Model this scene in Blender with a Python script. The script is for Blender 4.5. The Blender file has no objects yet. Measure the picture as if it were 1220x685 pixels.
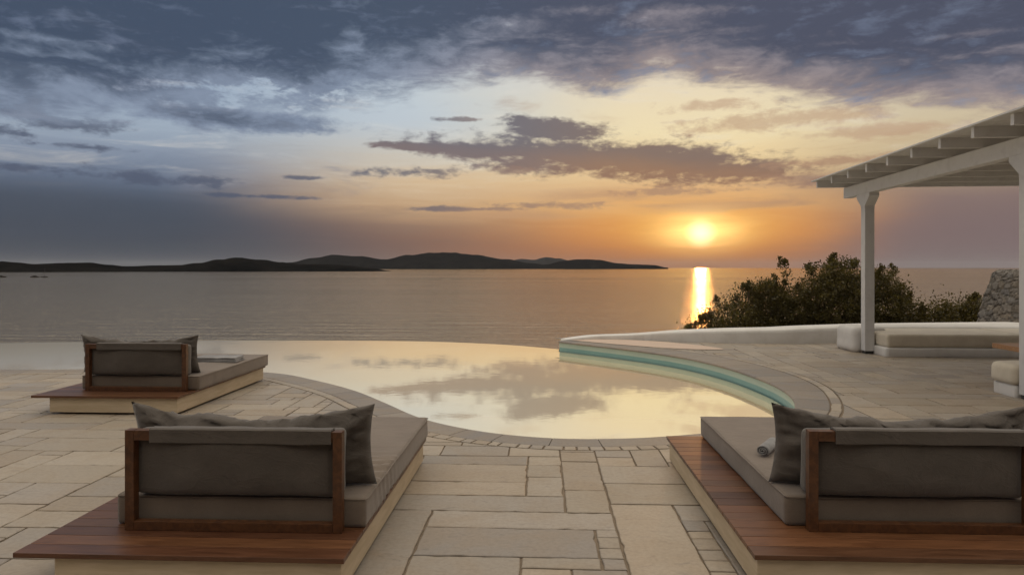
import bpy, bmesh, math, random
from mathutils import Vector, Matrix, noise as mn
from mathutils.geometry import tessellate_polygon
R = math.radians
scene = bpy.context.scene
COL = scene.collection

# ------------------------------------------------------------------ camera
EYE = 1.7
YAW = 2.465
cam_d = bpy.data.cameras.new('camera')
cam = bpy.data.objects.new('camera', cam_d)
COL.objects.link(cam)
cam.location = (0, 0, EYE)
cam.rotation_euler = (R(90), 0, R(YAW))
cam_d.sensor_width = 36.0
cam_d.lens = 24.0
cam_d.shift_y = -0.0193
cam_d.clip_start = 0.05
cam_d.clip_end = 200000
scene.camera = cam

# ------------------------------------------------------------------ exposure
scene.view_settings.view_transform = 'Standard'
scene.view_settings.look = 'None'
scene.view_settings.exposure = 0.0
scene.view_settings.gamma = 1.0
scene.render.resolution_x = 1024
scene.render.resolution_y = 574
scene.cycles.max_bounces = 6
scene.cycles.use_denoising = True

# ------------------------------------------------------------------ sun
SUN_AZ, SUN_EL = 13.0, 2.78            # degrees: azimuth from +Y towards +X, elevation
sd = bpy.data.lights.new('sun', 'SUN')
sun = bpy.data.objects.new('sun', sd)
COL.objects.link(sun)
sd.energy = 0.07
sd.angle = R(0.9)
sd.color = (1.0, 0.42, 0.12)
sdir = Vector((math.sin(R(SUN_AZ))*math.cos(R(SUN_EL)), math.cos(R(SUN_AZ))*math.cos(R(SUN_EL)), math.sin(R(SUN_EL))))
sun.rotation_euler = sdir.to_track_quat('Z', 'Y').to_euler()
sun.location = (20, 80, 12)

# ------------------------------------------------------------------ node expression helper
def lin(c):
    return tuple(((x/255)/12.92 if x/255 <= 0.04045 else ((x/255+0.055)/1.055)**2.4) for x in c)
def lin4(c):
    return lin(c) + (1.0,)

class NT:
    def __init__(s, tree):
        s.t = tree
    def node(s, typ, **kw):
        n = s.t.nodes.new(typ)
        for k, v in kw.items():
            setattr(n, k, v)
        return n
    def link(s, a, b):
        s.t.links.new(a, b)
    def put(s, val, sock):
        if isinstance(val, X):
            s.link(val.o, sock)
        elif val is not None:
            sock.default_value = val
    def m(s, op, *a, clamp=False):
        n = s.node('ShaderNodeMath', operation=op)
        n.use_clamp = clamp
        for i, v in enumerate(a):
            s.put(v, n.inputs[i])
        return X(s, n.outputs[0])
    def step(s, a, b, x):
        n = s.node('ShaderNodeMapRange', interpolation_type='SMOOTHSTEP')
        s.put(x, n.inputs[0]); s.put(a, n.inputs[1]); s.put(b, n.inputs[2])
        n.inputs[3].default_value = 0; n.inputs[4].default_value = 1
        return X(s, n.outputs[0])
    def ramp(s, x, pts, lo, hi, interp='LINEAR'):
        f = s.m('DIVIDE', s.m('SUBTRACT', x, lo), hi-lo, clamp=True)
        n = s.node('ShaderNodeValToRGB')
        n.color_ramp.interpolation = interp
        els = n.color_ramp.elements
        while len(els) < len(pts):
            els.new(0.5)
        for e, (p, c) in zip(els, pts):
            e.position = (p-lo)/(hi-lo)
        for e, (p, c) in zip(els, pts):
            e.color = c if len(c) == 4 else tuple(c)+(1,)
        s.link(f.o, n.inputs[0])
        return X(s, n.outputs[0])
    def curve(s, x, pts, lo, hi, vmin, vmax):
        r = s.ramp(x, [(p, ((v-vmin)/(vmax-vmin),)*3) for p, v in pts], lo, hi, 'EASE')
        return s.m('ADD', s.m('MULTIPLY', X(s, r.o), vmax-vmin), vmin)
    def mix(s, f, a, b, blend='MIX'):
        n = s.node('ShaderNodeMix', data_type='RGBA', blend_type=blend)
        s.put(f, n.inputs[0])
        for v, k in ((a, 6), (b, 7)):
            if isinstance(v, X): s.link(v.o, n.inputs[k])
            else: n.inputs[k].default_value = tuple(v)+(1,) if len(v) == 3 else v
        return X(s, n.outputs[2])
    def noise(s, vec, scale, detail=5, rough=0.55, dist=0.0, off=(0, 0, 0), sc=(1, 1, 1), color=False):
        mp = s.node('ShaderNodeMapping')
        mp.inputs['Location'].default_value = off
        mp.inputs['Scale'].default_value = sc
        s.link(vec.o, mp.inputs['Vector'])
        n = s.node('ShaderNodeTexNoise')
        s.link(mp.outputs[0], n.inputs['Vector'])
        n.inputs['Scale'].default_value = scale
        n.inputs['Detail'].default_value = detail
        n.inputs['Roughness'].default_value = rough
        n.inputs['Distortion'].default_value = dist
        return X(s, n.outputs[1 if color else 0])

class X:
    def __init__(s, nt, o): s.n, s.o = nt, o
    def __add__(s, b): return s.n.m('ADD', s, b)
    __radd__ = __add__
    def __sub__(s, b): return s.n.m('SUBTRACT', s, b)
    def __rsub__(s, b): return s.n.m('SUBTRACT', b, s)
    def __mul__(s, b): return s.n.m('MULTIPLY', s, b)
    __rmul__ = __mul__
    def __truediv__(s, b): return s.n.m('DIVIDE', s, b)
    def max(s, b): return s.n.m('MAXIMUM', s, b)
    def min(s, b): return s.n.m('MINIMUM', s, b)

# ------------------------------------------------------------------ world: sunset sky, in azimuth and elevation
ZENITH = 1.36
def build_world():
    w = bpy.data.worlds.new('World')
    scene.world = w
    w.use_nodes = True
    t = w.node_tree
    t.nodes.clear()
    N = NT(t)
    tc = N.node('ShaderNodeTexCoord')
    D = X(N, tc.outputs['Generated'])
    nrm = N.node('ShaderNodeVectorMath', operation='NORMALIZE')
    N.link(D.o, nrm.inputs[0])
    D = X(N, nrm.outputs[0])
    sp = N.node('ShaderNodeSeparateXYZ')
    N.link(D.o, sp.inputs[0])
    dx, dy, dz = (X(N, sp.outputs[i]) for i in range(3))
    az = N.m('ARCTAN2', dx, dy) * 57.29578
    el = N.m('ARCSINE', dz) * 57.29578
    ela = N.m('ABSOLUTE', el)
    # noises: stretched along the horizon, seamless all round
    n_big = N.noise(D, 3.2, 7, 0.58, 0.3, (3.1, 0.4, 1.7), (1, 1, 3.0)) - 0.5
    n_med = N.noise(D, 9.0, 8, 0.60, 0.5, (1.3, 5.2, 0.6), (1, 1, 3.2)) - 0.5
    n_fin = N.noise(D, 26.0, 7, 0.62, 0.4, (7.7, 2.0, 4.1), (1, 1, 2.4)) - 0.5
    n_str = N.noise(D, 6.0, 8, 0.62, 0.8, (0.2, 8.1, 2.3), (1, 1, 9.0)) - 0.5
    # clear-sky gradient, four azimuths
    e2 = ela + n_str * 2.2
    def vr(*p): return N.ramp(e2, [(a, lin(c)) for a, c in p], 0, 26)
    far_l = vr((0, (60, 66, 74)), (2.2, (62, 70, 82)), (5.0, (78, 88, 104)), (6.6, (102, 114, 134)), (8.6, (136, 148, 166)), (10.5, (158, 172, 188)), (14, (150, 168, 190)), (22, (150, 170, 195)))
    mid = vr((0, (112, 94, 84)), (2.0, (126, 104, 92)), (3.6, (150, 122, 102)), (5.2, (196, 162, 126)), (7.2, (212, 186, 152)), (9.2, (202, 196, 184)), (12, (190, 200, 208)), (18, (194, 208, 218)))
    near = vr((0, (176, 112, 66)), (1.3, (194, 126, 74)), (3.2, (210, 146, 88)), (4.8, (226, 176, 116)), (6.4, (222, 180, 130)), (8.5, (236, 208, 158)), (11, (240, 222, 180)), (14, (234, 218, 186)), (18, (216, 210, 204)))
    far_r = vr((0, (118, 102, 100)), (2.5, (122, 104, 102)), (5.0, (134, 114, 108)), (7.0, (160, 138, 116)), (8.6, (196, 176, 144)), (10.4, (206, 190, 160)), (15, (196, 188, 176)))
    azn = az + n_big * 7
    c = N.mix(N.step(-31, -9, azn), far_l, mid)
    c = N.mix(N.step(-12, 9, azn), c, near)
    c = N.mix(N.step(15, 30, azn), c, far_r)
    # high thin veil, brighter and darker streaks
    c = N.mix(N.step(0.02, 0.30, n_str + n_med*0.5) * N.step(5, 9, ela) * 0.35, c, lin((236, 226, 210)))
    c = N.mix(N.step(0.05, 0.32, n_med - n_str*0.6) * N.step(4.5, 8, ela) * 0.45, c, N.mix(N.step(-14, 4, az), lin((108, 122, 148)), lin((190, 156, 124))))
    # sun glow
    da = az - SUN_AZ
    de = el - SUN_EL
    def gauss(sa, se, oa=0.0, oe=0.0):
        return N.m('EXPONENT', ((N.m('POWER', N.m('ABSOLUTE', (da-oa)/sa), 2.0) + N.m('POWER', N.m('ABSOLUTE', (de-oe)/se), 2.0)) * -1.0))
    g_wide = gauss(9.5, 2.3, 0, 0.4)
    c = N.mix(g_wide * 0.52, c, lin((244, 158, 52)))
    g_mid = gauss(4.2, 1.25, -0.4, 0.35) * (0.85 + n_str*0.9)
    c = N.mix(N.m('MULTIPLY', g_mid, 0.95, clamp=True), c, (1.05, 0.62, 0.16))
    # ---------------- cloud layers
    sunside = N.step(-22, 10, az) * (1.0 - N.step(20, 40, az)*0.5)
    def lay(c, field, lo, hi, body, opacity=1.0):
        return N.mix(N.step(lo, hi, field) * opacity, c, body)
    def ell(a0, e0, ra, re, tilt=0.0):
        u = (az-a0)
        v = (el-e0) - u*tilt
        r = N.m('SQRT', N.m('POWER', N.m('ABSOLUTE', u/ra), 2.0) + N.m('POWER', N.m('ABSOLUTE', v/re), 2.0))
        return 1.0 - r
    n_tin = N.noise(D, 60.0, 6, 0.65, 0.3, (2.7, 6.0, 1.1), (1, 1, 2.0)) - 0.5
    nz = n_med*1.4 + n_fin*1.5 + n_tin*0.7
    # low haze band over the horizon, left and right of the glow
    band = (N.curve(az, [(-60, 6.0), (-36, 6.2), (-20, 4.6), (-10, 3.4), (2, 2.4), (12, 1.0), (20, 2.0), (30, 5.0), (60, 6.5)], -60, 60, 0, 8) - ela)*0.35 + n_str*1.3
    c = lay(c, band, -0.25, 0.7, N.mix(N.step(-24, 2, az), lin((68, 74, 86)), N.mix(N.step(16, 28, az), lin((166, 108, 72)), lin((122, 104, 104)))), 0.55)
    # long cloud bar across the middle
    f = ell(6.5, 8.9, 13.5, 1.75, -0.085).max(ell(2.5, 9.4, 8.5, 1.5, -0.05)).max(ell(1.2, 11.3, 4.6, 1.0, -0.12)).max(ell(-2.0, 9.6, 6.0, 0.9, -0.03)).max(ell(-11.0, 9.95, 3.6, 0.36)).max(ell(-5.5, 9.7, 5.0, 0.85)).max(ell(15.5, 7.8, 6.0, 0.7, -0.06))
    fl = f*0.85 + nz*0.95 + n_str*0.4
    lowlit = N.step(-0.9, 0.9, (el - 8.9) + (az-6.0)*0.09 + n_med*1.6)
    body = N.mix(lowlit, N.mix(N.step(-6, 8, az), lin((118, 104, 106)), lin((146, 112, 92))), N.mix(N.step(-6, 10, az), lin((104, 102, 112)), lin((124, 104, 98))))
    c = lay(c, fl, -0.20, 0.30, body, 0.93)
    # small streaks
    f = ell(-10.2, 7.9, 3.5, 0.5).max(ell(-35.6, 9.9, 3.6, 0.55, 0.03)).max(ell(-39.5, 9.1, 2.6, 0.6)).max(ell(-30.2, 6.5, 6.0, 0.55, -0.01)).max(ell(-34, 8.5, 3.2, 0.25)).max(ell(-2.6, 8.05, 1.9, 0.28)).max(ell(-20, 7.2, 1.8, 0.18)).max(ell(-6, 4.9, 6.5, 0.2)).max(ell(-7.0, 12.2, 2.0, 0.22)).max(ell(-23, 5.6, 5, .2)).max(ell(-38, 6.8, 4, .3)).max(ell(23, 8.0, 6, 0.4, 0.02)).max(ell(1, 5.2, 5, .35)).max(ell(10, 6.2, 7, .3))
    fs = f*0.55 + nz*1.1 + n_str*0.7
    c = lay(c, fs, -0.12, 0.42, N.mix(N.step(-14, 6, az), lin((78, 86, 106)), lin((172, 138, 112))), 0.8)
    f = ell(19, 11.4, 8.5, 0.8, 0.03).max(ell(14, 12.8, 5, .55)).max(ell(24, 10.0, 6, .5))
    c = lay(c, f*0.7 + nz*1.2 + n_str*0.6, -0.1, 0.55, lin((186, 152, 126)), 0.6)
    f = ell(7, 6.0, 9.5, 0.9).max(ell(16, 5.0, 9, 1.0)).max(ell(-2, 4.4, 8, 0.8)).max(ell(22, 6.6, 7, .9))
    c = lay(c, f*0.8 + n_str*1.8 + n_med*0.8, 0.0, 0.8, N.mix(N.step(14, 24, az), lin((188, 146, 112)), lin((140, 116, 108))), 0.6)
    # the great cloud deck overhead
    edge = N.curve(az, [(-75, 9.0), (-40, 9.7), (-29, 10.8), (-20, 11.6), (-13.6, 14.3), (-3, 15.6), (4, 14.2), (9.5, 15.6), (14, 14.2), (23, 12.2), (34, 10.2), (75, 9.0)], -75, 75, 6, 20)
    d = (el - edge)/2.2 + n_big*1.1 + n_med*2.0 + n_fin*1.0 + n_str*0.8
    holes = ell(-24.8, 13.7, 7.0, 1.5, 0.03).max(ell(-15.5, 21.2, 5.5, 1.3)).max(ell(31.5, 15.9, 5.0, 0.45, -0.05)).max(ell(-3.0, 19.6, 4.6, 1.1, 0.05)).max(ell(-33, 18.6, 5, 0.8)).max(ell(12, 20.0, 8, 1.0)).max(ell(3, 20.6, 5, .9)).max(ell(-37, 15.5, 6, .6))
    d = d.max(ell(-25.5, 11.5, 9.5, 1.1, -0.02)*1.6 + nz*1.2)
    d = d - N.step(-0.2, 1.2, holes*0.9 + nz*1.7 + n_str*0.8)*1.7
    thick = N.step(0.0, 2.3, d + n_med*3.4 + n_fin*1.8 + n_big*1.2)
    dk_l = N.mix(thick, lin((130, 143, 164)), lin((64, 77, 98)))
    dk_r = N.mix(thick, lin((138, 132, 140)), lin((70, 76, 96)))
    dk_s = N.mix(thick, lin((156, 140, 136)), lin((92, 88, 102)))
    dk = N.mix(N.step(-18, 10, az), dk_l, N.mix(N.step(0.0, 3.4, (el-edge) + n_med*2.0), dk_s, dk_r))
    lit = N.step(0.02, 0.34, n_fin*0.8 + n_med*0.9 + n_str*0.4)
    dk = N.mix(lit * 0.6, dk, N.mix(thick, lin((186, 192, 206)), lin((112, 124, 148))))
    c = lay(c, d, -0.30, 0.62, dk, 0.97)
    # unseen sky: vault and left side brightened as fill, dimmed behind the terrace
    zen = N.step(25, 44, ela)
    c = N.mix(zen, c, (ZENITH*1.0, ZENITH*0.915, ZENITH*0.785))
    side = N.step(-44, -62, az) * (1.0 - zen)
    c = N.mix(side*0.8, c, lin((178, 178, 184)))
    back = N.step(95, 140, N.m('ABSOLUTE', az)) * (1.0 - zen)
    c = N.mix(back*0.9, c, lin((64, 59, 58)))
    # the sun itself, veiled
    core = gauss(2.8, 1.35, -0.1, 0.15) * (1.0 + n_str*1.2)
    vm = N.node('ShaderNodeVectorMath', operation='DOT_PRODUCT')
    N.link(D.o, vm.inputs[0]); vm.inputs[1].default_value = sdir
    ang = N.m('ARCCOSINE', N.m('MINIMUM', X(N, vm.outputs['Value']), 1.0)) * 57.29578
    disc = 1.0 - N.step(0.0, 1.5, ang)
    glow = N.mix(1.0, (0, 0, 0), (1.0, 0.74, 0.24))
    cr = N.node('ShaderNodeVectorMath', operation='SCALE'); cr.inputs[0].default_value = (0.85, 0.62, 0.22); N.link(core.o, cr.inputs[3])
    di = N.node('ShaderNodeVectorMath', operation='SCALE'); di.inputs[0].default_value = (0.7, 0.65, 0.5); N.link(disc.o, di.inputs[3])
    a1 = N.node('ShaderNodeVectorMath', operation='ADD'); N.link(c.o, a1.inputs[0]); N.link(cr.outputs[0], a1.inputs[1])
    a2 = N.node('ShaderNodeVectorMath', operation='ADD'); N.link(a1.outputs[0], a2.inputs[0]); N.link(di.outputs[0], a2.inputs[1])
    bg = N.node('ShaderNodeBackground')
    N.link(a2.outputs[0], bg.inputs[0])
    bg.inputs[1].default_value = 1.0
    out = N.node('ShaderNodeOutputWorld')
    N.link(bg.outputs[0], out.inputs[0])
    w.cycles.sampling_method = 'MANUAL'
    w.cycles.sample_map_resolution = 1024
build_world()

# ------------------------------------------------------------------ materials
def mat(name, build):
    m = bpy.data.materials.new(name)
    m.use_nodes = True
    t = m.node_tree
    t.nodes.clear()
    N = NT(t)
    out = N.node('ShaderNodeOutputMaterial')
    b = N.node('ShaderNodeBsdfPrincipled')
    N.link(b.outputs[0], out.inputs[0])
    build(N, b, out)
    return m
def objco(N):
    return X(N, N.node('ShaderNodeTexCoord').outputs['Object'])
def worldpos(N):
    return X(N, N.node('ShaderNodeNewGeometry').outputs['Position'])
def attr(N, name='tint'):
    n = N.node('ShaderNodeAttribute'); n.attribute_name = name
    return X(N, n.outputs['Color'])
def bump(N, b, h, strength, dist):
    n = N.node('ShaderNodeBump')
    n.inputs['Strength'].default_value = strength
    n.inputs['Distance'].default_value = dist
    N.link(h.o, n.inputs['Height'])
    N.link(n.outputs[0], b.inputs['Normal'])
def setp(b, **k):
    for a, v in k.items():
        b.inputs[a.replace('_', ' ')].default_value = v

def m_stone(N, b, out):
    p = worldpos(N)
    t = attr(N)
    n1 = N.noise(p, 2.2, 6, 0.6, 0.6)
    n2 = N.noise(p, 34, 6, 0.65)
    n3 = N.noise(p, 6.5, 7, 0.62, 1.4, (4, 2, 1), (1, 2.6, 1))
    c = N.mix(N.step(0.38, 0.68, n1), t, N.mix(0.4, t, (0.29, 0.215, 0.14)))
    c = N.mix(N.step(0.55, 0.74, n3)*0.5, c, (0.16, 0.135, 0.12))
    c = N.mix(N.step(0.35, 0.7, n2)*0.4, c, N.mix(1.0, c, (0.62, 0.6, 0.58), 'MULTIPLY'))
    N.link(c.o, b.inputs['Base Color'])
    N.put(0.36 + n1*0.30, b.inputs['Roughness'])
    bump(N, b, n2*0.35 + n3*0.8, 0.55, 0.006)
M_stone = mat('flagstone', m_stone)
def m_mortar(N, b, out):
    p = worldpos(N)
    n = N.noise(p, 30, 5)
    c = N.mix(n, (0.15, 0.112, 0.075), (0.235, 0.178, 0.124))
    N.link(c.o, b.inputs['Base Color']); setp(b, Roughness=0.9)
    bump(N, b, n, 0.6, 0.01)
M_mortar = mat('joint_mortar', m_mortar)
def m_tile(N, b, out):
    p = worldpos(N)
    n = N.noise(p, 1.6, 4)
    n2 = N.noise(p, 9.0, 5)
    sp = N.node('ShaderNodeSeparateXYZ'); N.link(p.o, sp.inputs[0])
    refl_band = N.step(-0.138, -0.148, X(N, sp.outputs[2]) + (n2-0.5)*0.012)   # darker lower band painted in for the wall's reflection in the water
    c = N.mix(refl_band, N.mix(n, (0.38, 0.47, 0.40), (0.45, 0.54, 0.46)), N.mix(n, (0.17, 0.33, 0.315), (0.22, 0.385, 0.36)))
    N.link(c.o, b.inputs['Base Color']); setp(b, Roughness=0.35)
M_tile = mat('pool_plaster', m_tile)
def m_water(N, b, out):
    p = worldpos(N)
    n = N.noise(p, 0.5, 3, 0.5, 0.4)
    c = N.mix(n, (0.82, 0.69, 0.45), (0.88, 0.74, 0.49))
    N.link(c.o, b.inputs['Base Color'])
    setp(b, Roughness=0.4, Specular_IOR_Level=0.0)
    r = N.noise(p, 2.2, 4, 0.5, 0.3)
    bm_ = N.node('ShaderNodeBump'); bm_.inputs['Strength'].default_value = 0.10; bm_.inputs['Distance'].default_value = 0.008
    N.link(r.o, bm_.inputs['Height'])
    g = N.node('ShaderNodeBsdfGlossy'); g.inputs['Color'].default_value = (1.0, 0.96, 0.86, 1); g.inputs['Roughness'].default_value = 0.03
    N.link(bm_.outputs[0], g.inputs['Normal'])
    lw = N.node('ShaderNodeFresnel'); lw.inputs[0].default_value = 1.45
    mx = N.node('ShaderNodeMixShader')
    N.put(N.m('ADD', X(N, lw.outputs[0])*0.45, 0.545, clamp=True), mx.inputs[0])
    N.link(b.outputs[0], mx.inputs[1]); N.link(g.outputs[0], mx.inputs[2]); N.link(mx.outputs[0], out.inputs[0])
M_water = mat('pool_water', m_water)
def m_sea(N, b, out):
    p = worldpos(N)
    w1 = N.noise(p, 0.9, 5, 0.62, 0.4, (0, 0, 0), (0.16, 1, 1))
    w2 = N.noise(p, 0.16, 5, 0.6, 0.3, (0, 0, 0), (0.14, 1, 1))
    st = N.noise(p, 0.006, 6, 0.6, 0.5, (3, 1, 0), (0.16, 1, 1))
    st2 = N.noise(p, 0.04, 5, 0.6, 0.5, (9, 4, 0), (0.2, 1, 1))
    setp(b, Base_Color=(0.15, 0.116, 0.080, 1), Roughness=0.6, Specular_IOR_Level=0.0)
    bp = N.node('ShaderNodeBump'); bp.inputs['Strength'].default_value = 1.0; bp.inputs['Distance'].default_value = 0.30
    N.link((w1*0.9 + w2*2.4).o, bp.inputs['Height'])
    g = N.node('ShaderNodeBsdfGlossy', distribution='BECKMANN')
    g.inputs['Color'].default_value = (1.0, 0.89, 0.73, 1)
    N.put(0.075 + N.step(0.35, 0.7, st)*0.06 + st2*0.03, g.inputs['Roughness'])
    N.link(bp.outputs[0], g.inputs['Normal'])
    fr = N.node('ShaderNodeFresnel'); fr.inputs[0].default_value = 1.45
    mx = N.node('ShaderNodeMixShader')
    N.put(N.m('ADD', X(N, fr.outputs[0])*0.33, 0.42, clamp=True), mx.inputs[0])
    N.link(b.outputs[0], mx.inputs[1]); N.link(g.outputs[0], mx.inputs[2]); N.link(mx.outputs[0], out.inputs[0])
M_sea = mat('sea_water', m_sea)
def m_plaster(N, b, out):
    p = worldpos(N)
    n = N.noise(p, 3.0, 6, 0.6)
    n2 = N.noise(p, 14.0, 5, 0.6)
    st = N.noise(p, 2.0, 5, 0.6, 0, (0, 0, 0), (3.5, 3.5, 0.6))
    c = N.mix(N.step(0.4, 0.75, n)*0.5, (0.66, 0.635, 0.60), (0.52, 0.485, 0.44))
    c = N.mix(N.step(0.55, 0.8, st)*0.35, c, (0.40, 0.37, 0.33))
    N.link(c.o, b.inputs['Base Color']); setp(b, Roughness=0.75)
    bump(N, b, n + n2*0.4, 0.4, 0.02)
M_plaster = mat('whitewashed_plaster', m_plaster)
def m_apron(N, b, out):  # pinkish base colour holds the low sun's warmth on the tip
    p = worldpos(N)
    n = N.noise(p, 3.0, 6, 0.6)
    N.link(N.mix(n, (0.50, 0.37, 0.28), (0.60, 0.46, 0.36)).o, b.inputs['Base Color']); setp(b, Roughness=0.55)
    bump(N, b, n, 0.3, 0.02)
M_apron = mat('sunlit_plaster', m_apron)
def m_whitewood(N, b, out):
    p = objco(N)
    n = N.noise(p, 5.0, 6, 0.6, 0.3)
    n2 = N.noise(p, 22.0, 4, 0.6)
    c = N.mix(N.step(0.45, 0.75, n)*0.5, (0.60, 0.59, 0.58), (0.47, 0.455, 0.44))
    c = N.mix(N.step(0.66, 0.74, n2)*0.4, c, (0.33, 0.29, 0.25))
    N.link(c.o, b.inputs['Base Color']); setp(b, Roughness=0.5)
    bump(N, b, n2, 0.25, 0.006)
M_whitewood = mat('white_painted_wood', m_whitewood)
def m_teak(N, b, out):
    p = objco(N)
    t = attr(N)
    g = N.noise(p, 3.0, 7, 0.62, 0.8, (0, 0, 0), (1.2, 14, 14))
    g2 = N.noise(p, 1.1, 4, 0.6)
    c = N.mix(N.step(0.3, 0.72, g), N.mix(1.0, t, (0.55, 0.5, 0.46), 'MULTIPLY'), t)
    c = N.mix(N.step(0.5, 0.8, g2)*0.4, c, (0.10, 0.045, 0.022))
    N.link(c.o, b.inputs['Base Color'])
    N.put(0.27 + g*0.22, b.inputs['Roughness'])
    setp(b, IOR=1.5)
    bump(N, b, g, 0.25, 0.004)
M_teak = mat('oiled_hardwood', m_teak)
def m_frame(N, b, out):
    p = objco(N)
    g = N.noise(p, 6.0, 6, 0.6, 0.6, (0, 0, 0), (4, 4, 4))
    c = N.mix(N.step(0.3, 0.7, g), (0.056, 0.022, 0.009), (0.112, 0.045, 0.017))
    N.link(c.o, b.inputs['Base Color']); setp(b, Roughness=0.38)
    bump(N, b, g, 0.2, 0.003)
M_frame = mat('frame_hardwood', m_frame)
def m_cream(N, b, out):
    p = objco(N)
    g = N.noise(p, 3.0, 6, 0.6, 0.5, (0, 0, 0), (1, 1, 8))
    c = N.mix(N.step(0.35, 0.7, g), (0.47, 0.37, 0.24), (0.56, 0.45, 0.31))
    N.link(c.o, b.inputs['Base Color']); setp(b, Roughness=0.55)
M_cream = mat('cream_painted_wood', m_cream)
def fabric(ca, cb, crease=1.0):
    def f(N, b, out):
        p = objco(N)
        n = N.noise(p, 4.0, 6, 0.6)
        wv = N.noise(p, 260.0, 2, 0.5)
        r1 = 1.0 - N.m('ABSOLUTE', N.noise(p, 2.6, 3, 0.5, 1.6, (3, 1, 2), (0.8, 1.5, 2.0)) - 0.5)*2.0
        r2 = 1.0 - N.m('ABSOLUTE', N.noise(p, 5.5, 3, 0.5, 2.2, (1, 4, 0), (1.0, 1.0, 1.6)) - 0.5)*2.0
        cr = N.m('POWER', r1, 9.0) + N.m('POWER', r2, 8.0)*0.5
        c = N.mix(N.step(0.3, 0.7, n), ca, cb)
        c = N.mix(N.step(0.4, 0.65, wv)*0.35, c, N.mix(1.0, c, (0.6, 0.6, 0.6), 'MULTIPLY'))
        N.link(c.o, b.inputs['Base Color'])
        setp(b, Roughness=0.85, Sheen_Weight=0.25, Sheen_Roughness=0.5)
        bump(N, b, wv*0.10 + n*0.5 + cr*0.20*crease, 0.6, 0.012)
    return f
M_taupe = mat('taupe_fabric', fabric((0.150, 0.113, 0.083), (0.182, 0.140, 0.105), 0.5))
M_grey = mat('grey_fabric', fabric((0.072, 0.058, 0.046), (0.095, 0.077, 0.062)))
M_ivory = mat('ivory_fabric', fabric((0.58, 0.51, 0.40), (0.66, 0.59, 0.47), 0.4))
M_towel = mat('grey_towel', fabric((0.15, 0.145, 0.145), (0.30, 0.29, 0.285)))
def m_dark(N, b, out):
    p = objco(N)
    n = N.noise(p, 20, 3)
    N.link(N.mix(n, (0.03, 0.03, 0.03), (0.06, 0.055, 0.05)).o, b.inputs['Base Color']); setp(b, Roughness=0.5)
M_dark = mat('dark_metal', m_dark)
def m_leaf(N, b, out):
    t = attr(N)
    N.link(t.o, b.inputs['Base Color']); setp(b, Roughness=0.5)
    tr = N.node('ShaderNodeBsdfTranslucent')
    N.link(N.mix(1.0, t, (1.3, 1.2, 0.5), 'MULTIPLY').o, tr.inputs[0])
    mx = N.node('ShaderNodeMixShader'); mx.inputs[0].default_value = 0.42
    N.link(b.outputs[0], mx.inputs[1]); N.link(tr.outputs[0], mx.inputs[2]); N.link(mx.outputs[0], out.inputs[0])
M_leaf = mat('leaf', m_leaf)
def m_bark(N, b, out):
    p = objco(N)
    n = N.noise(p, 12, 5)
    N.link(N.mix(n, (0.05, 0.036, 0.026), (0.12, 0.09, 0.065)).o, b.inputs['Base Color']); setp(b, Roughness=0.9)
M_bark = mat('bark', m_bark)
def m_scrub(N, b, out):
    p = worldpos(N)
    n = N.noise(p, 0.6, 7, 0.65)
    N.link(N.mix(n, (0.05, 0.05, 0.03), (0.16, 0.125, 0.085)).o, b.inputs['Base Color']); setp(b, Roughness=0.95)
    bump(N, b, n, 0.8, 0.3)
M_scrub = mat('dry_scrub', m_scrub)
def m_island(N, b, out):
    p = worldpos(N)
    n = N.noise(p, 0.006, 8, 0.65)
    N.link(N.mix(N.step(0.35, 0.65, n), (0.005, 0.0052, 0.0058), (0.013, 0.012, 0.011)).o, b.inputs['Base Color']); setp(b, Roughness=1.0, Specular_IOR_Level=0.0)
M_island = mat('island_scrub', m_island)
def m_rubble(N, b, out):
    p = worldpos(N)
    t = attr(N)
    n = N.noise(p, 18, 6, 0.65)
    c = N.mix(N.step(0.3, 0.75, n), N.mix(1.0, t, (0.55, 0.53, 0.5), 'MULTIPLY'), t)
    N.link(c.o, b.inputs['Base Color']); setp(b, Roughness=0.9)
    bump(N, b, n, 0.6, 0.015)
M_rubble = mat('rubble_stone', m_rubble)
def m_tabletop(N, b, out):
    p = objco(N)
    g = N.noise(p, 3.0, 6, 0.6, 0.6, (0, 0, 0), (1.0, 12, 12))
    N.link(N.mix(N.step(0.3, 0.7, g), (0.30, 0.15, 0.065), (0.42, 0.23, 0.11)).o, b.inputs['Base Color']); setp(b, Roughness=0.35)
M_table = mat('honey_wood', m_tabletop)
def m_boat(N, b, out):
    p = objco(N)
    n = N.noise(p, 2, 3)
    N.link(N.mix(n, (0.012, 0.012, 0.012), (0.03, 0.028, 0.026)).o, b.inputs['Base Color']); setp(b, Roughness=0.4)
M_boat = mat('dark_boat_paint', m_boat)

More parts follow.
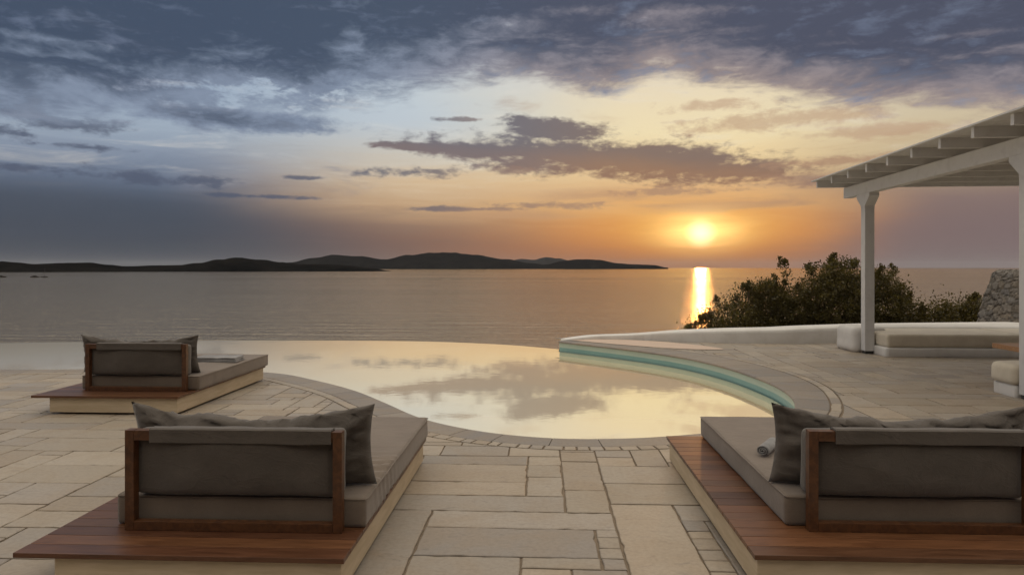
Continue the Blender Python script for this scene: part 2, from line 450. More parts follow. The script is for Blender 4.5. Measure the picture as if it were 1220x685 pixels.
# ------------------------------------------------------------------ mesh helpers
def obj(name, bm, m, parent=None, smooth=False, kind=None, loc=None, rotz=None):
    me = bpy.data.meshes.new(name)
    bmesh.ops.recalc_face_normals(bm, faces=bm.faces)
    bm.to_mesh(me); bm.free()
    if smooth:
        for p in me.polygons: p.use_smooth = True
    me.materials.append(m)
    o = bpy.data.objects.new(name, me)
    COL.objects.link(o)
    if parent is not None: o.parent = parent
    if loc: o.location = loc
    if rotz: o.rotation_euler.z = rotz
    if kind: o['kind'] = kind
    return o
def tag(o, label, cat, group=None):
    o['label'] = label; o['category'] = cat
    if group: o['group'] = group
    return o
def thing(name, label, cat, loc=(0, 0, 0), rotz=0, group=None):
    o = bpy.data.objects.new(name, None)
    o.empty_display_size = 0.2
    COL.objects.link(o)
    o.location = loc; o.rotation_euler.z = rotz
    return tag(o, label, cat, group)
def paint(bm, faces, col):
    la = bm.loops.layers.float_color.get('tint') or bm.loops.layers.float_color.new('tint')
    for f in faces:
        for l in f.loops: l[la] = (col[0], col[1], col[2], 1)
def box(bm, x0, x1, y0, y1, z0, z1, bev=0.0, col=None):
    la = bm.loops.layers.float_color.get('tint')
    if col is not None and la is None: bm.loops.layers.float_color.new('tint')
    r = bmesh.ops.create_cube(bm, size=1)
    vs = r['verts']
    for v in vs:
        v.co = Vector(((x0+x1)/2 + v.co.x*(x1-x0), (y0+y1)/2 + v.co.y*(y1-y0), (z0+z1)/2 + v.co.z*(z1-z0)))
    fs = list({f for v in vs for f in v.link_faces})
    if bev > 0:
        es = list({e for f in fs for e in f.edges})
        rr = bmesh.ops.bevel(bm, geom=es, offset=bev, segments=2, profile=0.6, affect='EDGES')
        fs = list({f for v in rr['verts'] for f in v.link_faces} | set(f for f in fs if f.is_valid))
    if col is not None: paint(bm, [f for f in fs if f.is_valid], col)
    return fs
def rbox(bm, x0, x1, y0, y1, z0, z1, r, step=0.08, wob=0.0, wf=2.0, seed=0.0, puff=0.0):
    """a soft box: dense grid cube, corners rounded by r, sides puffed and slightly uneven"""
    sx, sy, sz = x1-x0, y1-y0, z1-z0
    nx, ny, nz = (max(4, int(s/step)) for s in (sx, sy, sz))
    c = Vector(((x0+x1)/2, (y0+y1)/2, (z0+z1)/2)); h = Vector((sx/2, sy/2, sz/2))
    cache = {}
    def warp(n, k):   # cluster near the ends, so that the rounding has vertices
        t = k/n*2-1
        return math.copysign(abs(t)**0.72, t)
    def vert(i, j, k):
        key = (i, j, k)
        if key not in cache:
            p = Vector((warp(nx, i)*h.x, warp(ny, j)*h.y, warp(nz, k)*h.z))
            q = Vector(tuple(max(-h[a]+r, min(h[a]-r, p[a])) for a in range(3)))
            d = p-q
            if d.length > 1e-9: p = q + d.normalized()*min(r, d.length if sum(abs(x) > 1e-9 for x in d) == 1 else r)
            if puff:
                u, v, w = p.x/h.x, p.y/h.y, p.z/h.z
                b = puff*(1-u*u)*(1-v*v)
                if abs(w) > 0.3: p.z += math.copysign(b, w)
            if wob:
                nn = mn.noise_vector((p+c)*wf + Vector((seed, seed*1.7, 3.1)))
                p += nn*wob
            cache[key] = bm.verts.new(p+c)
        return cache[key]
    fs = []
    def quad(*k): fs.append(bm.faces.new([vert(*a) for a in k]))
    for i in range(nx):
        for j in range(ny):
            quad((i, j, 0), (i, j+1, 0), (i+1, j+1, 0), (i+1, j, 0))
            quad((i, j, nz), (i+1, j, nz), (i+1, j+1, nz), (i, j+1, nz))
    for i in range(nx):
        for k in range(nz):
            quad((i, 0, k), (i+1, 0, k), (i+1, 0, k+1), (i, 0, k+1))
            quad((i, ny, k), (i, ny, k+1), (i+1, ny, k+1), (i+1, ny, k))
    for j in range(ny):
        for k in range(nz):
            quad((0, j, k), (0, j, k+1), (0, j+1, k+1), (0, j+1, k))
            quad((nx, j, k), (nx, j+1, k), (nx, j+1, k+1), (nx, j, k+1))
    return fs
def prism(bm, prof, ax, a0, a1):
    """extrude a 2-D profile along an axis; prof gives the other two coordinates"""
    def mk(p, a):
        return {'x': (a, p[0], p[1]), 'y': (p[0], a, p[1]), 'z': (p[0], p[1], a)}[ax]
    A = [bm.verts.new(mk(p, a0)) for p in prof]; B = [bm.verts.new(mk(p, a1)) for p in prof]
    n = len(prof)
    bm.faces.new(A); bm.faces.new(B[::-1])
    for i in range(n):
        bm.faces.new((A[i], A[(i+1) % n], B[(i+1) % n], B[i]))
def tube(bm, pts, radii, seg=8):
    rings = []
    for i, p in enumerate(pts):
        p = Vector(p)
        d = (Vector(pts[min(i+1, len(pts)-1)]) - Vector(pts[max(i-1, 0)])).normalized()
        a = d.orthogonal().normalized(); b = d.cross(a)
        rings.append([bm.verts.new(p + (a*math.cos(2*math.pi*k/seg) + b*math.sin(2*math.pi*k/seg))*radii[i]) for k in range(seg)])
    for r0, r1 in zip(rings, rings[1:]):
        for k in range(seg):
            bm.faces.new((r0[k], r0[(k+1) % seg], r1[(k+1) % seg], r1[k]))
    bm.faces.new(rings[0][::-1]); bm.faces.new(rings[-1])
def catmull(P, n=8):
    out = []
    for i in range(len(P)-1):
        p0, p1, p2, p3 = (Vector(P[max(0, min(len(P)-1, k))]) for k in (i-1, i, i+1, i+2))
        for s in range(n):
            t = s/n
            out.append(0.5*((2*p1) + (p2-p0)*t + (2*p0-5*p1+4*p2-p3)*t*t + (3*p1-p0-3*p2+p3)*t**3))
    out.append(Vector(P[-1]))
    return out

# ------------------------------------------------------------------ sea, hillside, islands
SEA = -13.3
bm = bmesh.new()
for a in [[(-48000, -300, SEA), (48000, -300, SEA), (48000, 62000, SEA), (-48000, 62000, SEA)]]:
    bm.faces.new([bm.verts.new(p) for p in a])
obj('sea', bm, M_sea, kind='structure')

bm = bmesh.new()
NXh, NYh = 70, 60
g = []
for j in range(NYh+1):
    row = []
    for i in range(NXh+1):
        x = -70 + 140*i/NXh
        y = -60 + 130*j/NYh
        base = -1.9 if y < 15 else -1.9 - (y-15)*0.30 if y < 26 else -5.2 - (y-26)*0.34
        if x > 3 and y > 13:
            t = min(1, (x-3)/5)
            rise = -1.0 if y < 24 else -1.0 - (y-24)*0.42
            base = base*(1-t) + rise*t
        if y < 14: base = -1.9
        z = base + mn.fractal(Vector((x*0.12, y*0.12, 0.3)), 1.0, 2.0, 4)*0.35*(0.3 if y < 16 else 1)
        row.append(bm.verts.new((x, y, z)))
    g.append(row)
for j in range(NYh):
    for i in range(NXh):
        bm.faces.new((g[j][i], g[j][i+1], g[j+1][i+1], g[j+1][i]))
obj('hillside', bm, M_scrub, smooth=True, kind='structure')

F, CX, HY = 813.33, 610, 319
def island(name, dist, crest, depth, seed, rough=0.12):
    """crest: (bearing in degrees east of +Y, metres above the sea)"""
    bm = bmesh.new()
    n = 160; m = 14
    a0, a1 = crest[0][0], crest[-1][0]
    rows = []
    for i in range(n+1):
        a = a0 + (a1-a0)*i/n
        for (b0, h0), (b1, h1) in zip(crest, crest[1:]):
            if b0 <= a <= b1:
                t = (a-b0)/(b1-b0); t = t*t*(3-2*t)
                h = h0 + (h1-h0)*t
        r = []
        for j in range(m+1):
            t = j/m*2-1
            d = dist + depth*t + depth*0.25*mn.noise(Vector((a*0.7, seed, t)))
            prof = max(0.0, 1-abs(t)**1.6)
            p = Vector((d*math.sin(R(a)), d*math.cos(R(a)), 0))
            k = mn.fractal(Vector((p.x, p.y, seed*100))*(7.0/dist), 1.0, 2.1, 6)
            k2 = mn.fractal(Vector((p.x, p.y, seed*100))*(60.0/dist), 0.8, 2.1, 3)
            z = SEA - 1.5 + (h+1.5)*prof*(1+rough*k) + (h*0.035)*k2*min(1, prof*3)
            r.append(bm.verts.new((p.x, p.y, z)))
        rows.append(r)
    for i in range(n):
        for j in range(m):
            bm.faces.new((rows[i][j], rows[i+1][j], rows[i+1][j+1], rows[i][j+1]))
    return obj(name, bm, M_island, smooth=True, kind='structure')
def bear(px): return math.degrees(math.atan((px-CX)/F)) - YAW
def crest(dist, base_y, pts):
    out = []
    for px, py in pts:
        s = math.hypot(1, (px-CX)/F)
        out.append((bear(px), max(0.5, (HY-py)*dist/(F*s) + 15.0)))
    return out
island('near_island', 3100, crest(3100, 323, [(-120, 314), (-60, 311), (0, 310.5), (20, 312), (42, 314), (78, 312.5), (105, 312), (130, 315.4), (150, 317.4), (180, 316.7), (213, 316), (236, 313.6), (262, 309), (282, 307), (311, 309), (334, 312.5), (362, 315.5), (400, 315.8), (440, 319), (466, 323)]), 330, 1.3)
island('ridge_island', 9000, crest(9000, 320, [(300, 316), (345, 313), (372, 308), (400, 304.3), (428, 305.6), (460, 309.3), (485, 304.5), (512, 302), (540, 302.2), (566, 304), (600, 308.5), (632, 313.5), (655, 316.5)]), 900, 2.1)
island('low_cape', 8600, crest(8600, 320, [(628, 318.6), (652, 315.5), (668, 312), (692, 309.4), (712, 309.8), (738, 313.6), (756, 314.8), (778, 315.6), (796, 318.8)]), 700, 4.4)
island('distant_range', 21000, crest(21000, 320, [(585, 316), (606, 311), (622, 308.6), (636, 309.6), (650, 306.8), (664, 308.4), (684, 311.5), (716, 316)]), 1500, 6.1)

# ------------------------------------------------------------------ pool and terrace
WATER = -0.24
shore_pts = [(-18, 10.7, .40), (-13, 10.9, .40), (-9.05, 11.04, .40), (-7.5, 11.16, .40), (-5.9, 11.2, .40), (-4.35, 10.88, .39), (-3.41, 10.18, .38), (-2.59, 9.36, .37), (-1.95, 8.50, .37), (-1.46, 7.80, .36), (-1.05, 7.38, .34), (-0.5, 7.02, .31), (0.13, 6.83, .29), (0.73, 6.84, .29), (1.30, 6.97, .30), (1.95, 7.24, .32), (2.55, 7.68, .34), (3.00, 8.25, .36), (3.30, 9.10, .42), (3.40, 10.03, .55), (3.33, 11.0, .64), (3.14, 12.0, .66), (2.78, 13.0, .66), (2.25, 13.85, .62), (1.62, 14.60, .55), (1.05, 15.2, .44), (0.40, 15.84, .30)]
SH = catmull([(x, y, w) for x, y, w in shore_pts], 8)
SHN = []
for i, p in enumerate(SH):
    d = SH[min(i+1, len(SH)-1)] - SH[max(i-1, 0)]
    d.z = 0; d.normalize()
    SHN.append(Vector((d.y, -d.x)))            # away from the water
def off(i, k): return Vector((SH[i].x + SHN[i].x*k, SH[i].y + SHN[i].y*k))
LEN = [0.0]
for a, b in zip(SH, SH[1:]): LEN.append(LEN[-1] + (b.xy-a.xy).length)
def at_len(s):
    s = max(0, min(LEN[-1], s))
    lo, hi = 0, len(LEN)-1
    while hi-lo > 1:
        mid = (lo+hi)//2
        if LEN[mid] <= s: lo = mid
        else: hi = mid
    t = (s-LEN[lo])/max(1e-9, LEN[hi]-LEN[lo])
    p = SH[lo].lerp(SH[hi], t); n = SHN[lo].lerp(SHN[hi], t).normalized()
    return p, n
INF = catmull([(-18, 16.4, 0), (-13.6, 17.1, 0), (-8.9, 17.82, 0), (-6.0, 17.98, 0), (-3.1, 17.86, 0), (-0.95, 17.2, 0), (0.42, 16.3, 0)], 10)

# water sheet
bm = bmesh.new()
poly = [Vector((p.x, p.y, WATER)) for p in SH] + [Vector((0.42, 16.3, WATER))] + [Vector((p.x, p.y, WATER)) for p in INF[::-1]][1:]
vs = [bm.verts.new(p) for p in poly]
for tri in tessellate_polygon([poly]): bm.faces.new([vs[i] for i in tri])
for f in bm.faces:
    f.normal_update()
    if f.normal.z < 0: f.normal_flip()
def plain(name, bm, m, kind='structure', smooth=False):
    me = bpy.data.meshes.new(name); bm.to_mesh(me); bm.free(); me.materials.append(m)
    if smooth:
        for p in me.polygons: p.use_smooth = True
    o = bpy.data.objects.new(name, me); COL.objects.link(o); o['kind'] = kind
    return o
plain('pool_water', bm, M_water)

# pool wall under the coping and the basin floor
bm = bmesh.new()
prev = None
for i in range(len(SH)):
    p = off(i, 0.025)
    cur = (bm.verts.new((p.x, p.y, -0.035)), bm.verts.new((p.x, p.y, -1.4)))
    if prev: bm.faces.new((prev[0], cur[0], cur[1], prev[1]))
    prev = cur
obj('pool_wall', bm, M_tile, kind='structure', smooth=True)
# overflow edge: a wall whose outer face drops to the hillside
bm = bmesh.new()
prev = None
for i, p in enumerate(INF):
    d = INF[min(i+1, len(INF)-1)] - INF[max(i-1, 0)]; d.normalize(); n = Vector((-d.y, d.x))
    ring = [bm.verts.new((p.x+n.x*k, p.y+n.y*k, z)) for k, z in ((-0.12, -1.4), (-0.12, WATER-0.012), (0.004, WATER-0.012), (0.02, WATER-0.03), (0.05, -2.6))]
    if prev:
        for a in range(4): bm.faces.new((prev[a], ring[a], ring[a+1], prev[a+1]))
    prev = ring
obj('overflow_edge', bm, M_tile, kind='structure')

# mortar bed under the flagstones, following the pool
XR, YB = 15.0, -5.0
par_in = catmull([(0.60, 16.10, 0), (1.3, 16.25, 0), (2.3, 16.1, 0), (3.4, 15.75, 0), (4.6, 15.6, 0), (6.2, 15.75, 0), (8.5, 16.0, 0), (15, 16.4, 0)], 8)
bm = bmesh.new()
poly = [Vector((*off(i, 0.06), -0.014)) for i in range(len(SH))] + [Vector((p.x, p.y+0.12, -0.014)) for p in par_in] + [Vector((XR, YB, -0.014)), Vector((-18, YB, -0.014))]
vs = [bm.verts.new(p) for p in poly]
for tri in tessellate_polygon([poly]): bm.faces.new([vs[i] for i in tri])
for f in bm.faces:
    f.normal_update()
    if f.normal.z < 0: f.normal_flip()
plain('terrace_bed', bm, M_mortar)
# retaining skirt of the peninsula and terrace, down to the hillside
bm = bmesh.new()
prev = None
for p in par_in:
    cur = (bm.verts.new((p.x, p.y+0.5, -0.02)), bm.verts.new((p.x, p.y+0.6, -3.0)))
    if prev: bm.faces.new((prev[0], cur[0], cur[1], prev[1]))
    prev = cur
obj('terrace_retaining_face', bm, M_plaster, kind='structure')

# flagstones: random ashlar on a jittered grid
rng = random.Random(11)
U = 0.155
X0, Y0 = -13.0, 2.0
GX, GY = int(27.5/U), int(14.6/U)
gx = [X0 + i*U + rng.uniform(-.022, .022) for i in range(GX+1)]
gy = [Y0 + j*U + rng.uniform(-.022, .022) for j in range(GY+1)]
occ = [[False]*GX for _ in range(GY)]
stones = []
def ix(x): return round((x-X0)/U)
def iy(y): return round((y-Y0)/U)
def place(i, j, w, h):
    for b in range(j, j+h):
        for a in range(i, i+w): occ[b][a] = True
    stones.append((gx[i], gx[i+w], gy[j], gy[j+h]))
sx_ = ix(0.92)
for j in range(iy(2.6), iy(4.7)): place(sx_, j, 1, 1)                      # the line of small setts by the daybed
place(sx_+1, iy(3.3), 3, iy(4.6)-iy(3.3))
place(ix(0.47), iy(3.4), 3, iy(5.0)-iy(3.4))
place(ix(-1.03), iy(3.5), 2, iy(4.8)-iy(3.5))
place(ix(-0.72), iy(4.5), 8, 2)
place(ix(-0.72), iy(4.05), 7, 3)
place(ix(-0.72), iy(3.6), 4, 3)
place(ix(-1.03), iy(4.8), 8, 2)
place(ix(-1.2), iy(5.15), 7, 2)
kinds = [(6, 2), (5, 2), (4, 2), (7, 2), (8, 2), (9, 3), (4, 3), (5, 3), (6, 3), (7, 3), (3, 3), (3, 2), (2, 2), (3, 1), (2, 1), (4, 1), (2, 4), (2, 5), (3, 5), (3, 4), (2, 3)]
wts = [8, 8, 8, 7, 6, 3, 6, 7, 6, 4, 4, 5, 3, 2, 2, 2, 2, 2, 1.5, 2, 2]
for j in range(GY):
    for i in range(GX):
        if occ[j][i]: continue
        for tr in range(24):
            w, h = rng.choices(kinds, wts)[0]
            if i+w > GX or j+h > GY: continue
            if any(occ[b][a] for b in range(j, j+h) for a in range(i, i+w)): continue
            place(i, j, w, h); break
        else:
            w = 1
            while w < 3 and i+w < GX and not occ[j][i+w]: w += 1
            place(i, j, w, 1)
palette = [(0.325, 0.278, 0.220), (0.313, 0.267, 0.213), (0.302, 0.259, 0.210), (0.33, 0.278, 0.215), (0.290, 0.252, 0.210), (0.32, 0.272, 0.215), (0.272, 0.238, 0.205), (0.322, 0.264, 0.200), (0.295, 0.255, 0.212)]
def tint(r):
    c = r.choice(palette); k = r.uniform(0.92, 1.2)
    return tuple(x*k for x in c)
def clip(poly, p, n):          # keep the side where (q-p).n > 0
    out = []
    for a, b in zip(poly, poly[1:]+poly[:1]):
        da, db = (a-p).dot(n), (b-p).dot(n)
        if da > 0: out.append(a)
        if da*db < 0: out.append(a + (b-a)*(da/(da-db)))
    return out
def inset(poly, d):
    n = len(poly); out = []
    for i in range(n):
        a, b, c = poly[i-1], poly[i], poly[(i+1) % n]
        e1 = (b-a).normalized(); e2 = (c-b).normalized()
        n1 = Vector((-e1.y, e1.x)); n2 = Vector((-e2.y, e2.x))
        k = (n1+n2)
        if k.length < 1e-4: k = n1
        k = k.normalized(); s = d/max(0.5, k.dot(n1))
        out.append(b + k*s)
    return out
def rough(poly):
    out = []
    for a, b in zip(poly, poly[1:]+poly[:1]):
        d = b-a; n = max(1, int(d.length/0.065))
        nn = Vector((-d.y, d.x)).normalized()
        for k in range(n):
            j = rng.gauss(0, 0.0024) if k else 0
            if k and rng.random() < 0.05: j += 0.009
            out.append(a + d*(k/n) + nn*j)
    return out
def slab(bm, poly, col, ztop, depth=0.013, bev=0.005):
    area = sum(a.x*b.y-b.x*a.y for a, b in zip(poly, poly[1:]+poly[:1]))
    if area < 0: poly = poly[::-1]
    if abs(area)/2 < 0.003: return
    if sum(p.y for p in poly)/len(poly) < 8.5: poly = rough(poly)
    inn = inset(poly, bev)
    tx, ty = rng.uniform(-.0035, .0035), rng.uniform(-.0035, .0035)
    cx, cy = sum(p.x for p in poly)/len(poly), sum(p.y for p in poly)/len(poly)
    def zz(p): return ztop + (p.x-cx)*tx + (p.y-cy)*ty
    T = [bm.verts.new((p.x, p.y, zz(p))) for p in inn]
    M = [bm.verts.new((p.x, p.y, zz(p)-bev*0.8)) for p in poly]
    B = [bm.verts.new((p.x, p.y, ztop-depth)) for p in poly]
    fs = []
    try:
        fs.append(bm.faces.new(T))
        n = len(T)
        for i in range(n):
            fs.append(bm.faces.new((T[i-1], M[i-1], M[i], T[i]))); fs.append(bm.faces.new((M[i-1], B[i-1], B[i], M[i])))
    except ValueError:
        pass
    paint(bm, fs, col)
SH2 = [p.xy for p in SH]
def nearest(q):
    bi, bd = 0, 1e9
    for i in range(0, len(SH2), 2):
        d = (SH2[i]-q).length_squared
        if d < bd: bi, bd = i, d
    for i in range(max(0, bi-2), min(len(SH2), bi+3)):
        d = (SH2[i]-q).length_squared
        if d < bd: bi, bd = i, d
    return bi
SETT = 0.115; GAP = 0.02
bm = bmesh.new()
bm.loops.layers.float_color.new('tint')
par_y = sorted([(p.x, p.y) for p in par_in])
def par_at(x):
    for (xa, ya), (xb, yb) in zip(par_y, par_y[1:]):
        if xa <= x <= xb: return ya + (yb-ya)*(x-xa)/max(1e-6, xb-xa)
    return par_y[0][1] if x < par_y[0][0] else par_y[-1][1]
for (xa, xb, ya, yb) in stones:
    j = 0.008
    pieces = [(xa+j, xb-j, ya+j, yb-j)]
    q = Vector(((xa+xb)/2, (ya+yb)/2))
    i = nearest(q)
    if (SH2[i]-q).length < 1.6 and (xb-xa) > 0.6:
        xm = (xa+xb)/2
        pieces = [(xa+j, xm-j, ya+j, yb-j), (xm+j, xb-j, ya+j, yb-j)]
        full = all((Vector((x, y))-off(k, SH[k].z+SETT+2*GAP)).dot(SHN[k]) > 0 for x in (xa, xb) for y in (ya, yb) for k in [nearest(Vector((x, y)))])
        if full: pieces = [(xa+j, xb-j, ya+j, yb-j)]
    for (pa, pb, pc, pd) in pieces:
        poly = [Vector((pa, pc)), Vector((pb, pc)), Vector((pb, pd)), Vector((pa, pd))]
        poly = [p + Vector((rng.uniform(-.004, .004), rng.uniform(-.004, .004))) for p in poly]
        q = Vector(((pa+pb)/2, (pc+pd)/2))
        def gap(p):
            k = nearest(p)
            return (p-off(k, SH[k].z + SETT + 2*GAP + 0.006)).dot(SHN[k])
        near = (SH2[nearest(q)]-q).length < 2.2
        col = tint(rng)
        if not near and gap(q) < 0 and q.x < 5 and q.y < 17.5: continue
        if near and min(gap(p) for p in poly + [q]) < 0.12:
            # stones cut to the curve: narrow strips, each trimmed along the local tangent
            if max(gap(p) for p in poly + [q]) < -0.6: continue
            n = max(3, int((pb-pa)/0.04))
            for t in range(n):
                a0, a1 = pa+(pb-pa)*t/n, pa+(pb-pa)*(t+1)/n
                m_ = max(2, int((pd-pc)/0.12))
                for u in range(m_):
                    c0, c1 = pc+(pd-pc)*u/m_, pc+(pd-pc)*(u+1)/m_
                    st = [Vector((a0, c0)), Vector((a1, c0)), Vector((a1, c1)), Vector((a0, c1))]
                    k = nearest(Vector(((a0+a1)/2, (c0+c1)/2)))
                    st = clip(st, off(k, SH[k].z + SETT + 2*GAP), SHN[k])
                    if len(st) < 3: continue
                    T = [bm.verts.new((p.x, p.y, -0.0005)) for p in st]
                    fs = [bm.faces.new(T)]
                    if fs[0].normal.z < 0: pass
                    B = [bm.verts.new((p.x, p.y, -0.013)) for p in st]
                    for v in range(len(st)):
                        if u in (0, m_-1) or t in (0, n-1) or len(st) != 4 or True:
                            fs.append(bm.faces.new((T[v-1], B[v-1], B[v], T[v])))
                    paint(bm, fs, col)
            continue
        if max(p.y for p in poly) > 15.0:
            pm = par_at(q.x)
            if min(p.y for p in poly) > pm: continue
            poly = clip(poly, Vector((q.x, pm+0.1)), Vector((0, -1)))
        if len(poly) < 3: continue
        slab(bm, poly, col, rng.uniform(-.0015, .0015))
plain('flagstone_paving', bm, M_stone)
# coping stones round the pool, with a rounded nose, and a ring of small setts outside them
bm = bmesh.new(); bm.loops.layers.float_color.new('tint')
s = 0.0
while s < LEN[-1]-0.02:
    L = rng.uniform(0.42, 0.72); e = min(LEN[-1], s+L)
    if LEN[-1]-e < 0.25: e = LEN[-1]
    n = 5; rows = []
    for k in range(n+1):
        p, nn = at_len(s+0.004 + (e-s-0.008)*k/n)
        w = p.z
        rows.append([bm.verts.new((p.x+nn.x*o, p.y+nn.y*o, z)) for o, z in ((0.03, -0.045), (0.0, -0.042), (-0.012, -0.034), (-0.016, -0.020), (-0.010, -0.008), (0.004, 0.0), (w*0.5, 0.001), (w-0.008, 0.0), (w, -0.006), (w, -0.014))])
    fs = []
    for r0, r1 in zip(rows, rows[1:]):
        for a in range(9): fs.append(bm.faces.new((r0[a], r0[a+1], r1[a+1], r1[a])))
    fs.append(bm.faces.new(rows[0])); fs.append(bm.faces.new(rows[-1][::-1]))
    k = rng.uniform(0.9, 1.06)
    c = rng.choice([(0.235, 0.205, 0.178), (0.255, 0.22, 0.185), (0.22, 0.195, 0.175)])
    paint(bm, fs, tuple(x*k for x in c))
    s = e
obj('pool_coping', bm, M_stone, kind='structure')
bm = bmesh.new(); bm.loops.layers.float_color.new('tint')
s = 0.0
while s < LEN[-1]-0.1:
    p, nn = at_len(s); 
    bend = 1.0
    L = rng.uniform(0.09, 0.16)
    if p.x > 2.4 or p.x < -2.0: L *= rng.uniform(1.6, 3.2)
    a, na = at_len(s+0.008); b, nb = at_len(s+L-0.008)
    w0, w1 = a.z+GAP, a.z+GAP+SETT
    q = [Vector((a.x+na.x*w0, a.y+na.y*w0)), Vector((a.x+na.x*w1, a.y+na.y*w1)), Vector((b.x+nb.x*(b.z+GAP+SETT), b.y+nb.y*(b.z+GAP+SETT))), Vector((b.x+nb.x*(b.z+GAP), b.y+nb.y*(b.z+GAP)))]
    slab(bm, q, tuple(x*1.05 for x in tint(rng)), 0.003, 0.016, 0.005)
    s += L
plain('sett_border', bm, M_stone)

# ------------------------------------------------------------------ parapet: low whitewashed wall that fades down to the tip of the peninsula
par = thing('parapet_wall', 'low rounded whitewashed wall along the far edge of the terrace, tapering towards the pool tip', 'wall')
bm = bmesh.new()
path = catmull([(0.52, 16.06, 0.03), (0.85, 16.24, 0.06), (1.3, 16.42, 0.09), (2.2, 16.40, 0.13), (3.1, 16.22, 0.22), (4.2, 16.02, 0.29), (5.3, 16.0, 0.32), (6.6, 16.12, 0.37), (9, 16.4, 0.40), (15, 16.9, 0.42)], 10)
prev = None
for i, p in enumerate(path):
    d = path[min(i+1, len(path)-1)] - path[max(i-1, 0)]; d.z = 0; d.normalize(); n = Vector((d.y, -d.x))
    h = p.z; w = 0.10 + min(0.36, h*1.1)
    w *= 1 + 0.02*mn.noise(Vector((i*0.13, 0, 0))); h *= 1 + 0.02*mn.noise(Vector((i*0.11, 5, 0)))
    prof = [(w*1.02, -0.4), (w*1.02, 0.0), (w*1.0, h*0.72), (w*0.98, h*0.88), (w*0.92, h*0.97), (w*0.8, h*1.0), (-w*0.4, h*1.0), (-w*0.8, h*0.95), (-w*0.95, h*0.8), (-w*1.02, 0), (-w*1.1, -1.6)]
    ring = [bm.verts.new((p.x+n.x*a, p.y+n.y*a, z)) for a, z in prof]
    if prev:
        for a in range(len(ring)-1): bm.faces.new((prev[a], prev[a+1], ring[a+1], ring[a]))
    else: bm.faces.new(ring)
    prev = ring
obj('wall_body', bm, M_plaster, par, smooth=True)
# smooth plaster apron at the tip; its peach tone and outline paint in sunlight
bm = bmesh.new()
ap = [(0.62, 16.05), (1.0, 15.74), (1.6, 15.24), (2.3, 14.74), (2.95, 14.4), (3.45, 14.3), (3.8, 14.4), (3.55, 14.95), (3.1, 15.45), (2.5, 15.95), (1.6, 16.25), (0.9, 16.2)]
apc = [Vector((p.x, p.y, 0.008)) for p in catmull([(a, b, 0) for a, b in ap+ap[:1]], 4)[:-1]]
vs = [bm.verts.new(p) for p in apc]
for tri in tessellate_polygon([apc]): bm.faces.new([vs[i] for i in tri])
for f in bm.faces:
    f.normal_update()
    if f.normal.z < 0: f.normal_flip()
plain('sunlit_apron', bm, M_apron)

# ------------------------------------------------------------------ daybeds
def cushion_pillow(name, label, loc, seed, rotz=0.0, w=1.46, h=0.50, sag=0.10):
    """big soft back pillow: pinched pointed corners, sagging top edge, wrinkles"""
    bm = bmesh.new()
    n, m = 56, 26
    def P(i, j, side):
        u, v = i/n*2-1, j/m*2-1
        ex = 1-abs(u)**2.6; ey = 1-abs(v)**2.4
        t = 0.004 + 0.125*(max(0, ex)**0.55)*(max(0, ey)**0.6)
        x = w/2*u*(1-0.045*(1-v*v))
        top = h - sag*(1-abs(u)**2.0)*(1+0.30*mn.noise(Vector((u*2.3+seed, 1, 0))))
        z = (v*0.5+0.5)*top
        lean = -0.05 + 0.10*(1-v)*0.5
        k = Vector((u*3.1+seed, v*2.2, side*3.0+seed))
        q = min(1, t/0.05)
        wr = mn.fractal(k*1.3, 0.8, 2.2, 5)*0.024*q
        rid = (1-abs(mn.noise(Vector((u*5.5+v*2.5+seed, v*1.3-u, side+seed)))))**6
        fold = 0.034*rid*max(0, v+0.25)**1.1*q
        cr = 0.026*((1-abs(mn.noise(Vector((abs(u)*2.5+seed, v*4.5-abs(u)*2, side)))))**5-0.3)*max(0, abs(u)-0.45)/0.5*q
        y = side*(t*(0.95+0.35*(1-v)*0.5) + wr - fold + cr) + lean*0.6
        z += fold*0.6 + 0.022*mn.fractal(Vector((u*6, seed, v*2)), 0.9, 2.1, 3)*max(0, v)**3*(1-u*u)
        return (x, y, max(z, 0.004))
    A = [[None]*(m+1) for _ in range(n+1)]; B = [[None]*(m+1) for _ in range(n+1)]
    for i in range(n+1):
        for j in range(m+1):
            A[i][j] = bm.verts.new(P(i, j, -1))
            B[i][j] = A[i][j] if i in (0, n) or j in (0, m) else bm.verts.new(P(i, j, 1))
    for i in range(n):
        for j in range(m):
            bm.faces.new((A[i][j], A[i+1][j], A[i+1][j+1], A[i][j+1]))
            bm.faces.new((B[i][j], B[i][j+1], B[i+1][j+1], B[i+1][j]))
    o = obj(name, bm, M_grey, smooth=True, loc=loc, rotz=rotz)
    return tag(o, label, 'pillow', 'big back pillows on the daybeds')

